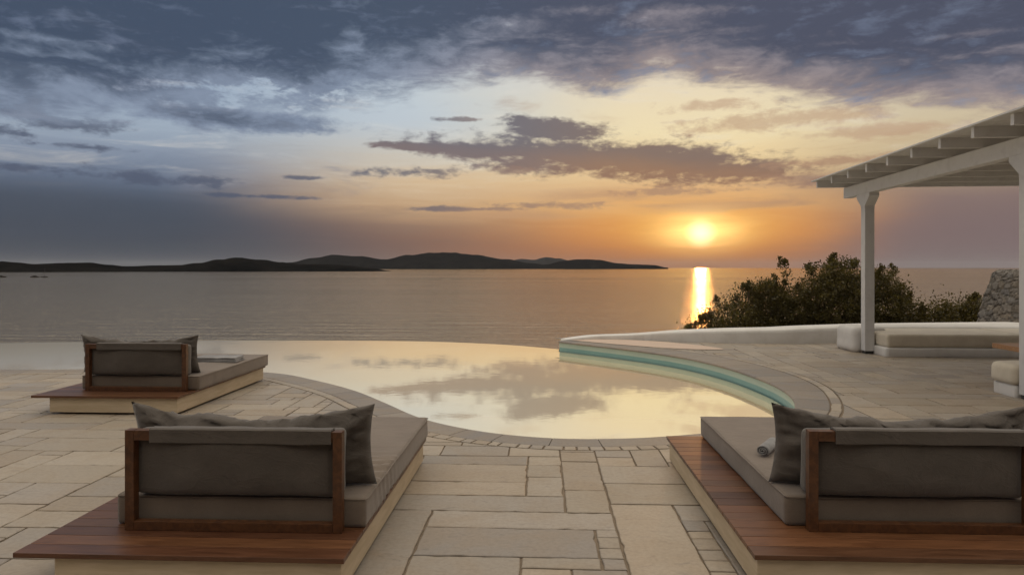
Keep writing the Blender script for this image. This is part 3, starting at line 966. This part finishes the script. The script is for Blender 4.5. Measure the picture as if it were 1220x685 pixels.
WOODS = [(0.155, 0.064, 0.028), (0.125, 0.050, 0.023), (0.175, 0.075, 0.032), (0.098, 0.040, 0.019), (0.135, 0.060, 0.028)]
def daybed(label, loc, seed, ledge_left, mirror_base=False, wrinkle=False):
    """origin: back left corner of the platform at ground level"""
    r = random.Random(seed)
    t = thing('daybed', label, 'daybed', loc, 0, 'daybeds on the terrace')
    W, L, ZT = 1.74, 2.50, 0.22
    # plank platform
    bm = bmesh.new(); bm.loops.layers.float_color.new('tint')
    n = 20; pw = L/n
    for k in range(n):
        c = r.choice(WOODS); q = r.uniform(0.8, 1.2)
        box(bm, 0, W, k*pw+0.0024, (k+1)*pw-0.0024, ZT-0.026, ZT + r.uniform(-.0006, .0006), 0.0022, tuple(x*q for x in c))
    obj('platform', bm, M_teak, t)
    bi, bo = (0.20, 0.022) if not mirror_base else (0.022, 0.20)
    bm = bmesh.new()
    box(bm, bi, W-bo, 0.035, L-0.03, 0.024, ZT-0.0285, 0.004)
    obj('base', bm, M_cream, t)
    for fx in (bi+0.16, W-bo-0.16):
        for fy in (0.16, L-0.30):
            bm = bmesh.new(); box(bm, fx-0.035, fx+0.035, fy-0.035, fy+0.035, 0.0, 0.0225, 0.003)
            obj('leg', bm, M_dark, t)
    x0, x1 = ledge_left, ledge_left+1.455
    # mattress
    bm = bmesh.new()
    fs = rbox(bm, x0, x1, 0.41, 2.52, ZT+0.001, ZT+0.172, 0.019, 0.03, 0.006, 3.0, seed, 0.012)
    if wrinkle:
        for v in bm.verts:
            if v.co.z > ZT+0.09:
                a = max(0, 1-abs(v.co.y-1.05)/0.42)*max(0, min(1, (v.co.x-(x0+0.75))/0.4))
                v.co.z += 0.021*a*math.sin(v.co.y*52 + 6*mn.noise(v.co*2.4))
            a = max(0, 1-abs(v.co.y-1.0)/0.5)*(1 if v.co.x > x1-0.03 else 0)
            v.co.x += 0.007*a*math.sin(v.co.y*60 + v.co.z*18)
    mt = obj('mattress', bm, M_taupe, t, smooth=True)
    bm = bmesh.new()
    for zz in (ZT+0.165,):
        lp = []
        for cx_, cy_, a0 in ((x1-0.02, 2.50, 0), (x0+0.02, 2.50, 90), (x0+0.02, 0.43, 180), (x1-0.02, 0.43, 270)):
            for q in range(5):
                a = R(a0+q*22.5); lp.append(Vector((cx_+0.0205*math.cos(a), cy_+0.0205*math.sin(a), zz)))
        dn = []
        for a, b2 in zip(lp, lp[1:]+lp[:1]):
            nn_ = max(1, int((b2-a).length/0.06))
            for q in range(nn_):
                pt = a.lerp(b2, q/nn_); dn.append(pt + mn.noise_vector(pt*3.0+Vector((seed, 0, 0)))*0.004)
        tube(bm, dn+[dn[0]], [0.0038]*(len(dn)+1), 6)
    obj('piping', bm, M_taupe, mt, smooth=True)
    # back frame in hardwood
    f = bpy.data.objects.new('back_frame', None); f.empty_display_size = 0.1
    fx0, fx1 = x0+0.10, x0+1.34
    fy0, fy1 = 0.325, 0.378
    ft = ZT+0.565; pwid = 0.052
    bm = bmesh.new()
    box(bm, fx0, fx0+pwid, fy0, fy1, ZT+0.001, ft, 0.003)
    box(bm, fx1-pwid, fx1, fy0, fy1, ZT+0.001, ft, 0.003)
    box(bm, fx0+pwid+0.0005, fx1-pwid-0.0005, fy0+0.001, fy1-0.001, ZT+0.001, ZT+0.052, 0.003)
    box(bm, fx0+pwid+0.0005, fx1-pwid-0.0005, fy0+0.001, fy1-0.001, ft-0.058, ft-0.001, 0.003)
    obj('back_frame', bm, M_frame, t)
    # back cushion slung from the top rail, with its sleeve over the rail
    bm = bmesh.new()
    rbox(bm, fx0+0.014, fx1-0.022, fy1+0.004, fy1+0.135, ZT+0.182, ft-0.012, 0.035, 0.022, 0.011, 4.0, seed+3)
    for v in bm.verts:
        u = (v.co.x-fx0)/(fx1-fx0)
        if v.co.y < fy1+0.05 and fx0+0.07 < v.co.x < fx1-0.07:
            k = math.sin(math.pi*max(0, min(1, (u-0.04)/0.92)))**0.5 * math.sin(math.pi*max(0, min(1, (v.co.z-ZT-0.18)/(ft+0.10-ZT-0.18))))**0.45
            if ZT+0.19 < v.co.z < ft-0.06:
                v.co.y -= 0.052*k
                v.co.y += 0.010*k*mn.fractal(Vector((v.co.x*3+seed, v.co.z*9 + v.co.x*2, 2)), 0.9, 2.0, 4)
    bc = obj('back_cushion', bm, M_grey, t, smooth=True)
    bm = bmesh.new()
    sx0, sx1 = fx0+0.145, fx1-0.060
    n = 40; prev = None
    for k in range(n+1):
        x = sx0+(sx1-sx0)*k/n
        w1 = 0.004*mn.noise(Vector((x*5, seed, 0))); w2 = 0.005*mn.noise(Vector((x*4, seed, 4)))
        prof = [(fy0-0.005-w1*0.3, ft-0.070+w2), (fy0-0.007, ft-0.066+w2), (fy0-0.006, ft-0.03), (fy0-0.007, ft+0.006+w1*0.5), (fy0+0.004, ft+0.013+w1), (fy1, ft+0.012+w1), (fy1+0.02, ft+0.004+w1), (fy1+0.03, ft-0.05), (fy1+0.018, ft-0.05), (fy1+0.010, ft+0.001), (fy0+0.0, ft+0.002), (fy0-0.003, ft-0.002), (fy0-0.003, ft-0.066+w2)]
        ring = [bm.verts.new((x, a, b)) for a, b in prof]
        if prev:
            for a in range(len(ring)): bm.faces.new((prev[a], prev[(a+1) % len(ring)], ring[(a+1) % len(ring)], ring[a]))
        else: bm.faces.new(ring)
        prev = ring
    bm.faces.new(prev[::-1])
    obj('rail_sleeve', bm, M_grey, bc, smooth=False)
    return t
daybed('nearest left daybed of dark planks with wrinkled taupe mattress, seen from behind', (-2.745, 3.43, 0), 21, 0.295, False, True)
daybed('near right daybed with a wide glossy plank ledge left of its mattress', (1.10, 3.57, 0), 35, 0.30, True)
daybed('smaller-looking daybed far at the left by the pool, with folded towel on it', (-5.91, 7.66, 0), 47, 0.325, False)
cushion_pillow('pillow', 'big grey back pillow on the nearest left daybed, both corners pointing up', (-1.735, 4.06, 0.392), 2.2, 0.0, 1.49)
cushion_pillow('pillow', 'big grey back pillow on the near right daybed, by a rolled towel', (2.14, 4.20, 0.392), 7.9, 0.0, 1.52, 0.50, 0.105)
cushion_pillow('pillow', 'big grey back pillow on the far left daybed near the pool rim', (-4.98, 8.29, 0.392), 5.1, 0.0, 1.50, 0.48, 0.08)
# towels
def towel_roll(label, loc, rotz, L, rad, seed):
    bm = bmesh.new()
    n = 14; turns = 2.6; pts = []
    for k in range(int(turns*20)+1):
        a = 2*math.pi*k/20; rr = rad*(0.22 + 0.78*k/(turns*20))
        pts.append((math.cos(a)*rr, math.sin(a)*rr*0.85))
    prev = None
    th = rad*0.16
    for i in range(n+1):
        x = -L/2 + L*i/n
        sag = 0.006*mn.noise(Vector((x*9, seed, 0)))
        ring = [bm.verts.new((x + 0.006*mn.noise(Vector((k*0.15, seed, i*0.0))), p[0], p[1]+sag)) for k, p in enumerate(pts)]
        if prev:
            for k in range(len(ring)-1): bm.faces.new((prev[k], prev[k+1], ring[k+1], ring[k]))
        prev = ring
    o = obj('towel', bm, M_towel, smooth=True, loc=loc, rotz=rotz)
    md = o.modifiers.new('thickness', 'SOLIDIFY'); md.thickness = th
    return tag(o, label, 'towel')
towel_roll('small rolled grey towel on the near right daybed beside its pillow', (1.60, 4.90, 0.440), R(58), 0.30, 0.046, 4)
bm = bmesh.new()
for k in range(3):
    rbox(bm, -0.30+0.008*k, 0.30-0.006*k, -0.17+0.004*k, 0.17-0.005*k, 0.002+0.024*k, 0.027+0.024*k, 0.011, 0.03, 0.006, 7.0, 3.0+k)
tag(obj('towel', bm, M_towel, smooth=True, loc=(-4.50, 9.35, 0.392), rotz=R(4)), 'folded grey towel stack lying on the far left daybed mattress', 'towel')

# ------------------------------------------------------------------ pergola
pg = thing('pergola', 'white timber pergola with cantilevered rafters over the seating corner', 'pergola', (6.48, 13.86, 0), R(-2.2))
def post(y):
    bm = bmesh.new()
    box(bm, -0.092, 0.092, y-0.092, y+0.092, 0.055, 2.915, 0.008)
    p = obj('post', bm, M_whitewood, pg)
    bm = bmesh.new(); box(bm, -0.075, 0.075, y-0.075, y+0.075, 0.0, 0.0545, 0.004)
    obj('post_shoe', bm, M_dark, p)
    bm = bmesh.new()
    prism(bm, [(y-0.088, 2.88), (y-0.088, 2.92), (y-0.29, 3.10), (y-0.29, 3.168), (y+0.29, 3.168), (y+0.29, 3.10), (y+0.088, 2.92), (y+0.088, 2.88)], 'x', -0.095, 0.095)
    obj('bracket', bm, M_whitewood, p)
post(0.0); post(-4.8)
bm = bmesh.new(); box(bm, -0.085, 0.085, -9.5, 0.98, 3.17, 3.395, 0.008)
obj('beam', bm, M_whitewood, pg)
bm = bmesh.new(); box(bm, 3.6, 3.77, -9.5, 0.98, 3.17, 3.395, 0.008)
obj('beam', bm, M_whitewood, pg)
for k in range(13):
    y = 0.90 - 0.80*k
    bm = bmesh.new()
    prism(bm, [(-0.66, 3.3965), (4.4, 3.3965), (4.4, 3.535), (-0.66, 3.535)], 'y', y-0.032, y+0.032)
    obj('rafter', bm, M_whitewood, pg)
bm = bmesh.new()
for k in range(26):
    x = -0.73 + 0.2*k
    box(bm, x+0.002, x+0.198, -9.7, 1.05, 3.537, 3.561, 0.002)
obj('roof_boards', bm, M_whitewood, pg)
for x in (3.685,):
    for y in (0.0, -4.8):
        bm = bmesh.new(); box(bm, x-0.085, x+0.085, y-0.085, y+0.085, 0.0, 3.1685, 0.008)
        obj('post', bm, M_whitewood, pg)

# ------------------------------------------------------------------ built-in seating
blk = bmesh.new()
rbox(blk, 6.27, 6.95, 14.0, 14.85, -0.02, 0.50, 0.11, 0.06, 0.018, 1.6, 3.0)
for v in blk.verts:
    if v.co.z < 0.1: v.co.x = 6.6+(v.co.x-6.6)*1.05
tag(obj('masonry_block', blk, M_plaster, smooth=True), 'rounded whitewashed block at the end of the low wall, behind the pergola post', 'masonry block')
bench = thing('built_in_bench', 'long low whitewashed bench with ivory cushions under the pergola', 'bench', (6.56, 13.3, 0))
bm = bmesh.new(); rbox(bm, 0, 5.2, 0, 2.2, -0.02, 0.175, 0.03, 0.10, 0.006, 2.0, 1.0); obj('base', bm, M_plaster, bench, smooth=True)
def seat_pad(x0, x1):
    bm = bmesh.new()
    rbox(bm, x0, x1, 0.02, 1.42, 0.177, 0.43, 0.045, 0.05, 0.007, 2.5, x0, 0.006)
    obj('seat_cushion', bm, M_ivory, bench, smooth=True)
seat_pad(0.04, 2.56); seat_pad(2.60, 5.1)
bm = bmesh.new(); rbox(bm, 0.45, 5.2, 1.50, 2.2, 0.15, 0.46, 0.09, 0.08, 0.015, 1.5, 9.0); obj('back_ledge', bm, M_plaster, bench, smooth=True)

st = thing('corner_bench', 'short whitewashed bench with one thick cream cushion by the right edge', 'bench', (6.17, 9.17, 0))
bm = bmesh.new(); rbox(bm, 0.02, 2.2, 0.03, 0.47, -0.02, 0.16, 0.02, 0.06, 0.004, 2.0, 5.0); obj('base', bm, M_plaster, st, smooth=True)
bm = bmesh.new(); rbox(bm, -0.02, 2.2, 0.0, 0.49, 0.162, 0.435, 0.075, 0.035, 0.010, 3.0, 6.0, 0.012); obj('seat_cushion', bm, M_ivory, st, smooth=True)

tb = thing('low_table', 'low honey-coloured wooden table between the bench and the cream seat', 'table', (6.60, 9.72, 0))
bm = bmesh.new(); box(bm, 0, 1.7, 0, 0.58, 0.53, 0.60, 0.006); obj('table_top', bm, M_table, tb)
for x in (0.55, 1.5):
    for y in (0.10, 0.48):
        bm = bmesh.new(); box(bm, x-0.035, x+0.035, y-0.035, y+0.035, 0, 0.5285, 0.004); obj('leg', bm, M_table, tb)

# ------------------------------------------------------------------ rubble chimney stump
bm = bmesh.new(); bm.loops.layers.float_color.new('tint')
rr = random.Random(5)
cells = {}
nseg, nz_ = 120, 64
zb, zt = -0.9, 1.66
rows = []
cxr, cyr = 11.98, 17.3
def cellinfo(p):
    ds, ps = mn.voronoi(Vector((p.x*4.4, p.y*4.4, p.z*6.2)))
    return ds, ps[0]
for j in range(nz_+1):
    z = zb + (zt-zb)*j/nz_
    t = (z-zb)/(zt-zb)
    w = 1.20 - 0.58*t**1.15
    if t > 0.965: w -= (t-0.965)*2.2
    row = []
    for i in range(nseg):
        a = 2*math.pi*i/nseg
        c_, s_ = math.cos(a), math.sin(a)
        k = (abs(c_)**4+abs(s_)**4)**(-0.25)
        p = Vector((cxr+c_*w*k, cyr+s_*w*0.85*k, z))
        ds, q = cellinfo(p)
        e = min(1, (ds[1]-ds[0])*5)
        p += Vector((c_, s_, 0))*(0.040*e**0.6 + 0.035*mn.noise(q*7) + 0.02*mn.fractal(p*5, 0.8, 2.1, 4))
        row.append(bm.verts.new(p))
    rows.append(row)
la = bm.loops.layers.float_color.get('tint')
for j in range(nz_):
    for i in range(nseg):
        f = bm.faces.new((rows[j][i], rows[j][(i+1) % nseg], rows[j+1][(i+1) % nseg], rows[j+1][i]))
        ds, q = cellinfo(f.calc_center_median())
        h = mn.noise(q*13.7)*0.5+0.5; h2 = mn.noise(q*29.1+Vector((4, 1, 2)))
        base = Vector((0.15, 0.13, 0.11)).lerp(Vector((0.33, 0.295, 0.255)), h) + Vector((0.03, 0.01, -0.015))*h2
        if ds[1]-ds[0] < 0.09: base = Vector((0.16, 0.14, 0.12))
        for l in f.loops: l[la] = (*base, 1)
f = bm.faces.new(rows[-1])
for l in f.loops: l[la] = (0.3, 0.27, 0.24, 1)
tag(obj('rubble_stone_pier', bm, M_rubble), 'tapering pier of rough rubble stone beyond the bench', 'stone pier')
bm = bmesh.new(); rbox(bm, 11.05, 11.7, 15.15, 15.6, 0.0, 0.62, 0.08, 0.06, 0.012, 2, 3)
tag(obj('plaster_pier', bm, M_plaster, smooth=True), 'small whitewashed pier at the bench back below the rubble stone', 'masonry block')

# ------------------------------------------------------------------ shrubs beyond the parapet
def shrub(label, x, y, zg, blobs, leaves, seed, size=0.075, loose=0.0, shoots=0):
    """blobs: (dx, dy, dz, rx, ry, rz) ellipsoids of foliage above the ground point"""
    r = random.Random(seed)
    t = thing('evergreen_shrub', label, 'shrub', (x, y, zg), 0, 'evergreen shrubs beyond the low wall')
    bm = bmesh.new(); la = bm.loops.layers.float_color.new('tint')
    vol = [b[3]*b[4]*b[5] for b in blobs]
    clumps = []
    leaves = int(leaves*3.6); size *= 0.78
    ncl = max(8, int(leaves/46))
    for k in range(ncl):
        b = r.choices(blobs, vol)[0]
        while True:
            d = Vector((r.gauss(0, 1), r.gauss(0, 1), r.gauss(0, 1))).normalized()
            if d.z > -0.75: break
        rad = r.uniform(0.25, 1.0)**0.5 * r.uniform(0.88, 1.10)
        clumps.append((Vector((b[0]+d.x*b[3]*rad, b[1]+d.y*b[4]*rad, b[2]+d.z*b[5]*rad)), d, r.uniform(0.09, 0.2)*(1+loose), r.uniform(0.5, 1.45)))
    for k in range(shoots):
        b = r.choice(blobs); u = r.uniform(-0.8, 0.8)
        top = b[2]+b[5]*math.sqrt(max(0.05, 1-u*u))
        hgt = r.uniform(0.08, 0.24)
        for q in range(4):
            clumps.append((Vector((b[0]+u*b[3]+r.uniform(-.03, .03), b[1]+r.uniform(-.3, .3)*b[4], top+hgt*q/3-0.05)), Vector((0, 0, 1)), 0.085-0.014*q, r.uniform(0.7, 1.2)))
    per = max(12, int(leaves/len(clumps)))
    for c, d, cr, kt in clumps:
        base = Vector((0.092, 0.080, 0.033))*kt
        for q in range(per):
            o = Vector((r.gauss(0, 1), r.gauss(0, 1), r.gauss(0, 0.9)))*cr*0.62
            p = c+o
            ax = (d*0.7 + Vector((r.gauss(0, 1), r.gauss(0, 1), r.gauss(0.5, 1)))*0.7).normalized()
            sd_ = ax.cross(Vector((r.gauss(0, 1), r.gauss(0, 1), r.gauss(0, 1)))).normalized()
            L = size*r.uniform(0.6, 1.35); Wd = L*r.uniform(0.26, 0.42)
            up = ax.cross(sd_)*L*0.12
            v = [bm.verts.new(p), bm.verts.new(p+ax*L*0.5+sd_*Wd+up), bm.verts.new(p+ax*L), bm.verts.new(p+ax*L*0.5-sd_*Wd+up)]
            f = bm.faces.new(v)
            k2 = r.uniform(0.88, 1.14)
            col = base*k2 + Vector((0.02, 0.008, 0))*r.random()
            for l in f.loops: l[la] = (*col, 1)
    me_o = obj('foliage', bm, M_leaf, t)
    bm = bmesh.new()
    for k in range(min(len(clumps), 40)):
        c = r.choice(clumps)[0]
        s0 = Vector((r.uniform(-.12, .12), r.uniform(-.12, .12), -0.1))
        m1 = s0.lerp(c, 0.45) + Vector((r.uniform(-.15, .15), r.uniform(-.15, .15), 0.12))
        tube(bm, [s0, m1, c], [0.032, 0.018, 0.005], 5)
    obj('stem', bm, M_bark, t)
    return t
shrub('lowest loose shrub at the left end of the hedge, edges lit by the sunset', 5.55, 20.0, -1.1, [(-0.15, 0, 1.15, 0.75, 0.8, 0.65), (0.3, 0.1, 1.6, 0.5, 0.6, 0.62), (-0.55, 0, 0.9, 0.5, 0.6, 0.5), (0.1, 0, 0.6, 0.9, 0.8, 0.7)], 3300, 3, 0.080, 0.45, 9)
shrub('medium dark shrub with one thin upright shoot, left of the tallest bush', 6.72, 20.3, -1.1, [(0, 0, 1.3, 0.72, 0.8, 1.0), (-0.2, 0, 2.0, 0.42, 0.5, 0.55), (0.35, 0, 1.75, 0.42, 0.5, 0.6), (0.38, 0.1, 2.55, 0.13, 0.13, 0.42), (0, 0, 0.7, 0.9, 0.8, 0.8)], 7200, 9, 0.075, 0.0, 9)
shrub('tallest dense dark bush in the middle of the hedge left of the pergola post', 8.35, 20.0, -1.1, [(0, 0, 1.5, 1.0, 1.0, 1.15), (-0.3, 0, 2.35, 0.55, 0.6, 0.65), (0.25, 0, 2.45, 0.6, 0.6, 0.6), (0.8, 0, 1.8, 0.5, 0.6, 0.75), (-0.8, 0, 1.5, 0.5, 0.6, 0.8), (0, 0, 0.7, 1.3, 0.9, 0.8)], 12500, 14, 0.075, 0.0, 12)
shrub('rounded dark bush directly behind the pergola post', 9.85, 20.2, -1.1, [(0, 0, 1.4, 0.9, 0.9, 1.1), (0.1, 0, 2.15, 0.55, 0.6, 0.6), (-0.6, 0, 1.6, 0.5, 0.6, 0.8), (0.6, 0, 1.15, 0.5, 0.6, 0.8), (0, 0, 0.7, 1.1, 0.9, 0.8)], 8800, 22, 0.075, 0.0, 9)
shrub('small thin shrub with sky showing through, between pergola post and rubble pier', 11.35, 20.0, -1.0, [(0, 0, 1.1, 0.55, 0.6, 0.75), (-0.3, 0, 0.8, 0.5, 0.5, 0.6), (0.35, 0, 0.9, 0.4, 0.5, 0.7)], 1900, 31, 0.085, 0.5, 8)
shrub('small leafy shrub pressed against the left side of the rubble pier', 12.35, 20.2, -1.0, [(0, 0, 1.05, 0.5, 0.6, 0.8), (0.25, 0, 0.8, 0.4, 0.5, 0.7), (-0.25, 0, 0.8, 0.4, 0.5, 0.6)], 2500, 37, 0.085, 0.3, 6)
shrub('tiny tuft showing over the low wall left of the hedge', 4.38, 20.0, -1.1, [(0, 0, 1.0, 0.22, 0.22, 0.3), (0, 0, 0.6, 0.3, 0.3, 0.5)], 420, 41, 0.07, 0.4, 2)

# ------------------------------------------------------------------ boats on the bay
def boat(label, loc, rotz, L, mast, seed, cabin=True):
    t = thing('boat', label, 'boat', loc, rotz, 'boats anchored in the bay')
    bm = bmesh.new()
    n = 14; prev = None
    for i in range(n+1):
        u = i/n
        w = L*0.15*max(0.02, math.sin(math.pi*min(1, 0.12+u*0.88))**0.7) if u < 1 else 0.02
        sh = 0.10*L*(0.9+0.45*(u-0.35)**2)
        x = (u-0.5)*L
        ring = [bm.verts.new((x, a*w, z)) for a, z in ((-1, sh), (-0.85, 0.03*L), (-0.3, -0.04*L), (0.3, -0.04*L), (0.85, 0.03*L), (1, sh))]
        if prev:
            for a in range(5): bm.faces.new((prev[a], prev[a+1], ring[a+1], ring[a]))
            bm.faces.new((prev[5], prev[0], ring[0], ring[5]))
        else: bm.faces.new(ring)
        prev = ring
    bm.faces.new(prev[::-1])
    obj('hull', bm, M_boat, t)
    bm = bmesh.new()
    if cabin: rbox(bm, -0.22*L, 0.16*L, -0.09*L, 0.09*L, 0.07*L, 0.20*L, 0.03*L, 0.03*L)
    else: rbox(bm, -0.12*L, 0.12*L, -0.07*L, 0.07*L, 0.07*L, 0.14*L, 0.02*L, 0.03*L)
    obj('cabin', bm, M_boat, t, smooth=True)
    if mast:
        bm = bmesh.new(); tube(bm, [(0.05*L, 0, 0.1*L), (0.05*L, 0, 1.15*L)], [0.02*L, 0.012*L], 6)
        tube(bm, [(0.05*L, 0, 0.24*L), (-0.38*L, 0, 0.22*L)], [0.012*L, 0.010*L], 6)
        obj('mast', bm, M_boat, t)
boat('dark motor boat cut by the left edge of the picture', (-838, 1025, SEA), R(5), 15, False, 1)
boat('dark cabin boat, left one of the pair on the bay', (-786.5, 1027, SEA), R(178), 14.5, False, 2)
boat('small sailing boat with bare mast, right one of the pair on the bay', (-772.5, 1030, SEA), R(-8), 12.5, True, 3, False)

# ------------------------------------------------------------------ the air over the bay
bm = bmesh.new()
box(bm, -50000, 50000, -2000, 64000, SEA-3.0, 520.0)
hz = bpy.data.materials.new('sea_air'); hz.use_nodes = True
ht = hz.node_tree; ht.nodes.clear()
ho = ht.nodes.new('ShaderNodeOutputMaterial'); hv = ht.nodes.new('ShaderNodeVolumePrincipled')
hv.inputs['Color'].default_value = (0.86, 0.88, 0.93, 1); hv.inputs['Density'].default_value = 0.8e-5; hv.inputs['Anisotropy'].default_value = 0.2
ht.links.new(hv.outputs[0], ho.inputs['Volume'])
obj('haze', bm, hz, kind='stuff')
